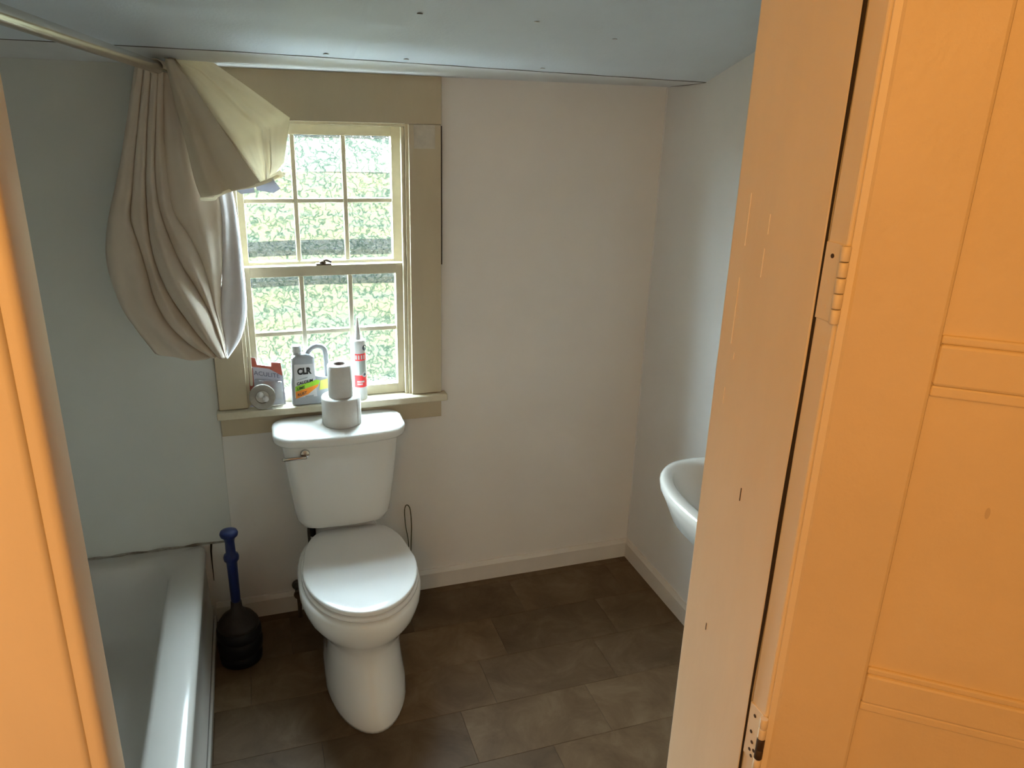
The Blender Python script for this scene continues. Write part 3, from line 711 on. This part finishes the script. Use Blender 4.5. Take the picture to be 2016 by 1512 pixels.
# main hanging bundle: one cloth whose valleys follow the long creases, bulging between them
CREASE = [
    [(-0.294, -0.135, 1.888), (-0.314, -0.135, 1.814), (-0.334, -0.135, 1.739), (-0.354, -0.135, 1.665), (-0.376, -0.135, 1.591), (-0.401, -0.135, 1.518), (-0.422, -0.135, 1.444), (-0.432, -0.135, 1.368), (-0.425, -0.135, 1.292), (-0.407, -0.135, 1.217), (-0.374, -0.135, 1.147), (-0.337, -0.135, 1.080)],
    [(-0.270, -0.150, 1.882), (-0.288, -0.150, 1.804), (-0.305, -0.150, 1.725), (-0.322, -0.150, 1.646), (-0.337, -0.150, 1.567), (-0.352, -0.150, 1.488), (-0.340, -0.150, 1.409), (-0.328, -0.150, 1.329), (-0.317, -0.150, 1.249), (-0.289, -0.150, 1.175), (-0.241, -0.150, 1.111), (-0.179, -0.150, 1.060)],
    [(-0.252, -0.155, 1.879), (-0.266, -0.155, 1.803), (-0.280, -0.155, 1.726), (-0.291, -0.155, 1.649), (-0.302, -0.155, 1.572), (-0.307, -0.155, 1.494), (-0.308, -0.155, 1.416), (-0.298, -0.155, 1.339), (-0.276, -0.155, 1.265), (-0.242, -0.155, 1.195), (-0.203, -0.155, 1.127), (-0.161, -0.155, 1.062)],
    [(-0.234, -0.160, 1.877), (-0.247, -0.160, 1.802), (-0.259, -0.160, 1.726), (-0.270, -0.160, 1.650), (-0.275, -0.160, 1.574), (-0.271, -0.160, 1.498), (-0.254, -0.160, 1.423), (-0.231, -0.160, 1.350), (-0.199, -0.160, 1.280), (-0.171, -0.160, 1.209), (-0.153, -0.160, 1.135), (-0.137, -0.160, 1.060)],
    [(-0.222, -0.150, 1.876), (-0.231, -0.150, 1.800), (-0.239, -0.150, 1.724), (-0.242, -0.150, 1.648), (-0.243, -0.150, 1.572), (-0.235, -0.150, 1.497), (-0.201, -0.150, 1.429), (-0.176, -0.150, 1.357), (-0.162, -0.150, 1.283), (-0.153, -0.150, 1.207), (-0.140, -0.150, 1.132), (-0.135, -0.150, 1.057)],
    [(-0.208, -0.125, 1.873), (-0.181, -0.125, 1.801), (-0.155, -0.125, 1.729), (-0.134, -0.125, 1.656), (-0.117, -0.125, 1.581), (-0.110, -0.125, 1.505), (-0.114, -0.125, 1.429), (-0.120, -0.125, 1.352), (-0.130, -0.125, 1.276), (-0.139, -0.125, 1.200), (-0.137, -0.125, 1.124), (-0.134, -0.125, 1.047)],
    [(-0.206, -0.090, 1.873), (-0.168, -0.090, 1.802), (-0.130, -0.090, 1.731), (-0.100, -0.090, 1.656), (-0.078, -0.090, 1.579), (-0.068, -0.090, 1.499), (-0.064, -0.090, 1.419), (-0.062, -0.090, 1.338), (-0.061, -0.090, 1.258), (-0.065, -0.090, 1.177), (-0.088, -0.090, 1.101), (-0.133, -0.090, 1.035)],
    ]
def CREASE_V(k): return [Vector(p) for p in CREASE[k]]
CR_ = [spline(c, 10) for c in CREASE]
def at_line(P, t):
    k = t*(len(P)-1); i = min(int(k), len(P)-2); return P[i].lerp(P[i+1], k-i)
def folded(name, lines, amps, m, nu=14, nv=90):
    b = BM(); rows_ = []
    for j in range(nv+1):
        v = j/nv; row = []
        for q in range(len(lines)-1):
            a, c = at_line(lines[q], v), at_line(lines[q+1], v); wd = (c-a).length
            for i in range(nu + (1 if q == len(lines)-2 else 0)):
                u = i/nu; p = a.lerp(c, u)
                f = amps[q]*min(wd, 0.09)*math.sin(PI*u)**0.6 + 0.10*wd*math.sin(PI*u)*math.sin(2*PI*u + 3*v + q)
                f += 0.003*noise.noise(Vector((p.x*22, p.z*14, q*3.1)))
                row.append(b.verts.new(p + Vector((0, -f, 0))))
        rows_.append(row)
    for j in range(nv):
        for i in range(len(rows_[0])-1): b.faces.new((rows_[j][i], rows_[j][i+1], rows_[j+1][i+1], rows_[j+1][i]))
    o = obj(name, b, m, cur, smooth=True, angle=0.9); md = o.modifiers.new('thick', 'SOLIDIFY'); md.thickness = 0.0012
folded('hanging_folds', CR_[:6], [0.42, 0.50, 0.62, 0.50, 0.25], HEAVY)
LINER = mat('liner_cloth', (0.74, 0.71, 0.74), 0.7, var=0.03, vscale=30, spec=0.2, bump=0.2, bscale=200)
folded('liner_edge', CR_[5:], [0.12], LINER)
# back layer closes the bundle towards the wall
Lb = [p + Vector((0.02, 0.085, 0)) for p in CREASE_V(0)]; Rb = [p + Vector((-0.012, 0.045, 0.004)) for p in CREASE_V(6)]
sheet('back_layer', Lb, Rb, lambda u, v: 0.010*math.sin(u*26+2*v) - 0.01*math.sin(PI*u), 60, 60, mt=HEAVY)
# tossed flap reaching over the window
def quadsheet(name, P00, P10, P01, P11, top=(), folds=None, nu=40, nv=40):
    return sheet(name, P00, P11, folds, nu, nv)
La = [(-0.215, -0.165, 1.905), (-0.200, -0.19, 1.80), (-0.183, -0.21, 1.70), (-0.170, -0.215, 1.60), (-0.158, -0.21, 1.548)]
Ra = [(-0.196, -0.165, 1.910), (-0.130, -0.20, 1.81), (-0.085, -0.215, 1.735), (-0.040, -0.215, 1.66), (0.006, -0.205, 1.588)]
sheet('flap_front', La, Ra, lambda u, v: 0.022*math.sin(PI*u) + v*(0.016*rid(u, 0.22, 0.12) - 0.014*rid(u, 0.42, 0.09) + 0.012*rid(u, 0.7, 0.15)), 50, 50, mt=FOLDED)
Lt = [(-0.212, -0.155, 1.908), (-0.150, -0.180, 1.835), (-0.104, -0.195, 1.765), (-0.060, -0.198, 1.700), (-0.022, -0.195, 1.640), (0.006, -0.190, 1.590)]
Rt = [(-0.240, -0.10, 1.932), (-0.112, -0.10, 1.920), (0.000, -0.105, 1.842), (0.104, -0.110, 1.766), (0.078, -0.120, 1.640), (0.045, -0.140, 1.605)]
def ft(u, v):
    f = 0.012*math.sin(PI*u)*v + 0.020*rid(u - 0.25*(1-v), 0.40, 0.07)*v
    f += 0.016*crease(u, 0.62, 0.05, 1.0)*rid(v, 0.80, 0.12)*1.6 + 0.004*noise.noise(Vector((u*9, v*9, 4)))
    f -= 0.014*rid(v, 0.56, 0.05)*u                      # crease running out to the corner
    return f
sheet('flap_top', Lt, Rt, ft, 60, 60, straight=True)
# second thickness folded under the front of the flap
sheet('flap_under', [(x+0.004, y+0.03, z+0.006) for x, y, z in La], [(x+0.004, y+0.035, z+0.004) for x, y, z in Ra], lambda u, v: 0.01*math.sin(PI*u) + 0.006*math.sin(u*20), 30, 30, mt=HEAVY)
# over-the-rod gather: cloth that wraps the rod
b = BM(); g = []
for j in range(25):
    a = -0.55*PI + 1.5*PI*j/24; row = []
    for i in range(31):
        t = 0.02 + 0.115*i/30; c = ra + (rb-ra)*t
        rr_ = 0.0195 + 0.0022*math.sin(i*1.1 + j*0.2)
        row.append(b.verts.new((c.x + rr_*math.sin(a)*-1, c.y, c.z + rr_*math.cos(a))))
    g.append(row)
for j in range(24):
    for i in range(30): b.faces.new((g[j][i], g[j][i+1], g[j+1][i+1], g[j+1][i]))
o = obj('rod_wrap', b, HEAVY, cur, smooth=True); s = o.modifiers.new('thick', 'SOLIDIFY'); s.thickness = 0.001
# hem roll and care tags along the flap
b = BM(); tube(b, spline([(-0.160, -0.212, 1.545), (-0.125, -0.222, 1.546), (-0.112, -0.220, 1.556), (-0.07, -0.222, 1.572), (-0.02, -0.213, 1.580), (0.022, -0.200, 1.592), (0.075, -0.145, 1.612)], 8), 0.0048, 8); obj('hem', b, CLOTH, cur, smooth=True)
for k, (P4, yy) in enumerate([([(-0.072, 1.574), (-0.015, 1.586), (-0.012, 1.560), (-0.050, 1.556)], -0.198), ([(-0.012, 1.586), (0.040, 1.600), (0.060, 1.570), (0.040, 1.558), (-0.006, 1.566)], -0.188), ([(0.020, 1.596), (0.062, 1.622), (0.076, 1.606), (0.035, 1.584)], -0.165)]):
    b = BM(); prism(b, P4, yy-0.0006, yy+0.0006)
    for v in b.verts: v.co.y += 0.25*(1.59 - v.co.z)
    obj('care_tag', b, CLOTH if k == 2 else TAGM, cur)

# ------------------------------------------------------------------ plunger
pl = thing('toilet_plunger', 'toilet plunger with blue handle and black cup beside the tub', 'plunger', (-0.178, -0.235, 0))
PX, PY = -0.178, -0.235
b = BM(); lathe(b, [(0.060, 0.0), (0.068, 0.006), (0.070, 0.03), (0.064, 0.04), (0.072, 0.052), (0.074, 0.085), (0.067, 0.095), (0.073, 0.105), (0.072, 0.128), (0.066, 0.138)], (PX, PY, 0), 40); obj('cup', b, BLACKP, pl, smooth=True, angle=1.0)
b = BM(); lathe(b, [(0.068, 0.138), (0.066, 0.150), (0.052, 0.172), (0.030, 0.190), (0.019, 0.205), (0.017, 0.232), (0.013, 0.235)], (PX, PY, 0), 40); obj('collar', b, GREYP, pl, smooth=True)
b = BM(); lathe(b, [(0.0135, 0.225), (0.0155, 0.24), (0.0165, 0.36), (0.0175, 0.385), (0.0235, 0.393), (0.0245, 0.403), (0.022, 0.412), (0.0155, 0.418), (0.0150, 0.46), (0.018, 0.474), (0.027, 0.482), (0.0290, 0.490), (0.026, 0.498), (0.012, 0.502)], (PX, PY, 0), 32); obj('handle', b, BLUE, pl, smooth=True)

# ------------------------------------------------------------------ toilet paper
def roll(x, y, z, r, h, core, label, tilt=0.0):
    t = thing('toilet_paper_roll', label, 'toilet paper', (x, y, z), 'toilet paper rolls stacked on the tank')
    b = BM(); n = 56
    lathe(b, [(core, 0.0), (r-0.003, 0.0), (r, 0.004), (r, h-0.005), (r-0.002, h-0.001), (r-0.006, h), (core, h)], (x, y, z), n, cap0=False, cap1=False)
    for v in b.verts:
        d = Vector((v.co.x-x, v.co.y-y, 0)); a = math.atan2(d.y, d.x); k = 1 + 0.012*math.sin(a*2+1) + 0.008*noise.noise(Vector((math.cos(a)*2, math.sin(a)*2, v.co.z*20)))
        if d.length > core*1.2: v.co.x = x + d.x*k; v.co.y = y + d.y*k
    obj('paper', b, TISSUE, t, smooth=True, angle=0.9)
    b = BM(); lathe(b, [(core-0.0015, 0.0005), (core-0.0015, h-0.001)], (x, y, z), 32, cap0=False, cap1=False)
    o = obj('core', b, CARD, t, smooth=True); s = o.modifiers.new('thick', 'SOLIDIFY'); s.thickness = 0.001
    b = BM()
    pts = [(x + (r+0.0012)*math.cos(a), y + (r+0.0012)*math.sin(a)) for a in [-0.75 + 0.03*i for i in range(12)]]
    va = [b.verts.new((p[0], p[1], z+0.002)) for p in pts]; vb = [b.verts.new((p[0], p[1], z+h-0.002)) for p in pts]
    for i in range(11): b.faces.new((va[i], va[i+1], vb[i+1], vb[i]))
    o = obj('loose_sheet', b, TISSUE, t, smooth=True); s = o.modifiers.new('thick', 'SOLIDIFY'); s.thickness = 0.0006
roll(0.211, -0.116, 0.7915, 0.0645, 0.098, 0.020, 'wide white toilet paper roll standing on the tank lid')
roll(0.210, -0.122, 0.8905, 0.0395, 0.112, 0.0198, 'narrow white toilet paper roll on top of the wider roll')

# ------------------------------------------------------------------ cleaner jug on the sill
SZ = 0.832
jug = thing('cleaner_jug', 'grey cleaner jug lettered CLR with green and orange label on the sill', 'bottle', (0.115, -0.008, SZ))
JY0, JY1 = -0.032, 0.012
def jsec(x0, x1, z, i=0.0): return rr2(x0+i, x1-i, JY0+i, JY1-i, z, 0.011, 5)
b = BM()
loft(b, [jsec(0.058, 0.186, SZ, 0.004), jsec(0.056, 0.188, SZ+0.004), jsec(0.057, 0.187, SZ+0.080), jsec(0.058, 0.180, SZ+0.094), jsec(0.060, 0.150, SZ+0.101, 0.001), jsec(0.061, 0.138, SZ+0.106), jsec(0.062, 0.138, SZ+0.150), jsec(0.063, 0.138, SZ+0.168), jsec(0.068, 0.132, SZ+0.176, 0.003), jsec(0.074, 0.124, SZ+0.180, 0.006)])
obj('jug_body', b, JUG, jug, smooth=True, angle=0.7)
b = BM(); tube(b, spline([(0.112, -0.010, SZ+0.170), (0.124, -0.010, SZ+0.190), (0.142, -0.010, SZ+0.202), (0.163, -0.010, SZ+0.200), (0.175, -0.010, SZ+0.186), (0.178, -0.010, SZ+0.150), (0.178, -0.010, SZ+0.088)], 8), 0.0088, 14); obj('jug_handle', b, JUG, jug, smooth=True)
b = BM(); lathe(b, [(0.014, 0.0), (0.014, 0.012), (0.011, 0.014)], (0.083, -0.010, SZ+0.176), 24); obj('neck', b, JUG, jug, smooth=True, angle=0.8)
b = BM(); lathe(b, [(0.0155, 0.0), (0.0165, 0.002), (0.0165, 0.019), (0.015, 0.022), (0.012, 0.0225)], (0.083, -0.010, SZ+0.187), 28); cp = obj('cap', b, JUGC, jug, smooth=True, angle=0.8)
yl = JY0 - 0.0005
def patch(name, poly, m, y=yl, t=0.0006, par=None):
    b = BM(); prism(b, poly, y-t, y+0.0004); return obj(name, b, m, par or jug)
patch('label_front', [(0.066, SZ+0.030), (0.140, SZ+0.030), (0.137, SZ+0.100), (0.134, SZ+0.148), (0.070, SZ+0.148)], JUGL)
patch('label_green', [(0.069, SZ+0.052), (0.147, SZ+0.074), (0.152, SZ+0.086), (0.140, SZ+0.090), (0.069, SZ+0.070)], GREEN, yl-0.0006)
patch('label_orange', [(0.069, SZ+0.026), (0.110, SZ+0.040), (0.144, SZ+0.066), (0.147, SZ+0.0735), (0.069, SZ+0.0515)], ORANGE, yl-0.0006)
patch('label_yellow', [(0.148, SZ+0.052), (0.186, SZ+0.058), (0.186, SZ+0.092), (0.153, SZ+0.086)], YELLOW, yl-0.0006)
patch('label_fine_print', [(0.100, SZ+0.028), (0.128, SZ+0.030), (0.128, SZ+0.036), (0.100, SZ+0.034)], JUG, yl-0.0006)
yt = yl - 0.0016
ux = (1, 0, 0.03)
text_mesh('lettering', 'CLR', 0.030, INK, jug, (0.079, yt, SZ+0.113), ux, (0, 0, 1), bold=0.0016, sx=0.82)
text_mesh('lettering', 'CALCIUM', 0.0135, INK, jug, (0.0745, yt, SZ+0.0745), (1, 0, 0.20), (0, 0, 1), sx=0.95, bold=0.0004)
text_mesh('lettering', 'LIME', 0.0135, INK, jug, (0.0745, yt, SZ+0.0560), (1, 0, 0.26), (0, 0, 1), bold=0.0002)
text_mesh('lettering', 'RUST', 0.0140, INK, jug, (0.0745, yt, SZ+0.0340), (1, 0, 0.28), (0, 0, 1), bold=0.0003)
patch('small_print_bar', [(0.074, SZ+0.091), (0.108, SZ+0.0975), (0.113, SZ+0.103), (0.078, SZ+0.0935)], JUG, yl-0.0006)

# ------------------------------------------------------------------ caulk tube
tb = thing('caulk_tube', 'white caulk cartridge with red label and pointed nozzle on the sill', 'caulk tube', (0.290, -0.006, SZ))
CX, CY_, CR = 0.290, -0.008, 0.0238
b = BM(); lathe(b, [(CR-0.001, 0.0), (CR, 0.002), (CR, 0.198), (CR+0.0008, 0.200), (CR+0.0008, 0.212), (CR-0.002, 0.216), (0.011, 0.2175)], (CX, CY_, SZ), 40); obj('cartridge', b, WHITEP, tb, smooth=True, angle=0.7)
b = BM(); lathe(b, [(0.0105, 0.216), (0.0100, 0.230), (0.0065, 0.262), (0.0028, 0.292), (0.0015, 0.294)], (CX-0.002, CY_, SZ), 24); obj('nozzle', b, WHITEP, tb, smooth=True, angle=0.8)
def cpatch(name, a0, a1, z0, z1, m, dr=0.0005, par=tb):
    b = BM(); n = 14; secs = []
    for i in range(n+1):
        a = math.radians(a0 + (a1-a0)*i/n); c, q = math.cos(a), math.sin(a)
        secs.append([(CX+(CR-0.0005)*c, CY_+(CR-0.0005)*q, z0), (CX+(CR+dr)*c, CY_+(CR+dr)*q, z0), (CX+(CR+dr)*c, CY_+(CR+dr)*q, z1), (CX+(CR-0.0005)*c, CY_+(CR-0.0005)*q, z1)])
    loft(b, secs); return obj(name, b, m, par, smooth=True, angle=0.6)
cpatch('label_red', 215, 340, SZ+0.048, SZ+0.092, RED)
cpatch('label_red', 228, 330, SZ+0.145, SZ+0.170, RED)
cpatch('label_grey', 262, 325, SZ+0.094, SZ+0.144, mat('label_grey_green', (0.42, 0.46, 0.44), 0.4))
for k in range(4): cpatch('print_bar', 232 + 22*k, 244 + 22*k, SZ+0.150, SZ+0.165, WHITEP, 0.0009)
for k in range(2): cpatch('print_bar', 240, 300 - 14*k, SZ+0.066 - 0.009*k, SZ+0.072 - 0.009*k, WHITEP, 0.0009)
def cdisc(name, ang, z, r, m, d0):
    b = BM(); a = math.radians(ang); c, q = math.cos(a), math.sin(a); n = 20; s1 = []; s2 = []
    for i in range(n):
        t = 2*PI*i/n; da = r*math.cos(t)/CR; aa = a + da
        s1.append((CX+(CR-0.0003)*math.cos(aa), CY_+(CR-0.0003)*math.sin(aa), z+r*math.sin(t))); s2.append((CX+(CR+d0)*math.cos(aa), CY_+(CR+d0)*math.sin(aa), z+r*math.sin(t)))
    loft(b, [s1, s2]); return obj(name, b, m, tb)
cdisc('logo_disc', 318, SZ+0.190, 0.0105, DARKB, 0.0010)
cdisc('white_badge', 305, SZ+0.094, 0.0095, JUGL, 0.0012)
cdisc('badge_mark', 305, SZ+0.094, 0.0045, DARKB, 0.0018)

# ------------------------------------------------------------------ blister pack
pk = thing('blister_pack', 'red and white carded blister pack leaning at the left end of the sill', 'package', (-0.03, 0.0, SZ))
def lean(o, ang=0.12):
    pass
LA = 0.10
def pkbuild(name, b, m, par=pk, smooth=False):
    for v in b.verts:      # lean back about the base line, so the top rests on the sash
        x, y, z = v.co; h = z - SZ
        v.co = (x, y*1.0 + h*math.sin(LA) - 0.006, SZ + 0.0008 + h*math.cos(LA) + 0.02*math.sin(LA)*0)
    return obj(name, b, m, par, smooth=smooth, angle=0.7 if smooth else None)
b = BM(); prism(b, [(-0.083, SZ), (0.036, SZ), (0.033, SZ+0.10), (0.028, SZ+0.146), (-0.002, SZ+0.150), (-0.003, SZ+0.136), (-0.048, SZ+0.145), (-0.052, SZ+0.168), (-0.083, SZ+0.176)], -0.0006, 0.0006)
pkbuild('card', b, CARDW)
b = BM(); prism(b, [(-0.083, SZ+0.142), (-0.048, SZ+0.136), (-0.010, SZ+0.128), (0.031, SZ+0.100), (0.028, SZ+0.1455), (-0.002, SZ+0.1495), (-0.003, SZ+0.1355), (-0.048, SZ+0.1445), (-0.052, SZ+0.1675), (-0.083, SZ+0.1755)], -0.0013, -0.0007)
pkbuild('red_header', b, REDC)
b = BM(); prism(b, [(-0.0835, SZ+0.03), (-0.062, SZ+0.03), (-0.062, SZ+0.135), (-0.0835, SZ+0.14)], -0.0013, -0.0007); pkbuild('red_side_band', b, REDC)
t = text_mesh('lettering', 'ACULITE', 0.021, mat('faded_blue_ink', (0.16, 0.18, 0.30), 0.5), pk, (0, 0, 0), (1, 0, 0), (0, 1, 0), ext=0.0003)
for v in t.data.vertices:
    x, y, z = v.co; zz = SZ + 0.112 + y - x*0.22; xx = -0.060 + x*1.0; h = zz - SZ
    v.co = (xx, -0.0018 - z + h*math.sin(LA) - 0.006, SZ + h*math.cos(LA))
# clear blister bubble and the ring it holds
b = BM(); prism(b, [(-0.070, SZ+0.004), (0.030, SZ+0.004), (0.027, SZ+0.088), (-0.060, SZ+0.100)], -0.024, -0.0008, 0.006); pkbuild('blister', b, CLEAR, smooth=True)
rc = (-0.039, -0.0265, SZ+0.0435)
rg = thing('x', 'x', 'x'); bpy.data.objects.remove(rg)
b = BM(); n = 44; RO, RI = 0.0425, 0.0215
lathe(b, [(RI, 0.0), (RI, 0.010), (RI+0.003, 0.0125), (RO-0.003, 0.0125), (RO, 0.010), (RO, 0.0)], rc, n, 'y', cap0=False, cap1=False)
bmesh.ops.contextual_create
lathe(b, [(RO, 0.0), (RI, 0.0)], rc, n, 'y', cap0=False, cap1=False)
rgo = pkbuild('ring', b, WAX, smooth=True)
for (dx, dz, r) in ((-0.007, 0.008, 0.0110), (0.0105, -0.007, 0.0100)):
    b = BM(); bmesh.ops.create_uvsphere(b, u_segments=20, v_segments=12, radius=r, matrix=Matrix.Translation((rc[0]+dx, rc[1]-0.010, rc[2]+dz))); pkbuild('plug', b, WHITEP, smooth=True)
b = BM(); lathe(b, [(0.0, 0.0), (RI, 0.0), (RI, 0.003), (0.001, 0.003)], rc, 30, 'y', cap0=False, cap1=False); pkbuild('ring_core', b, TISSUE, smooth=True)
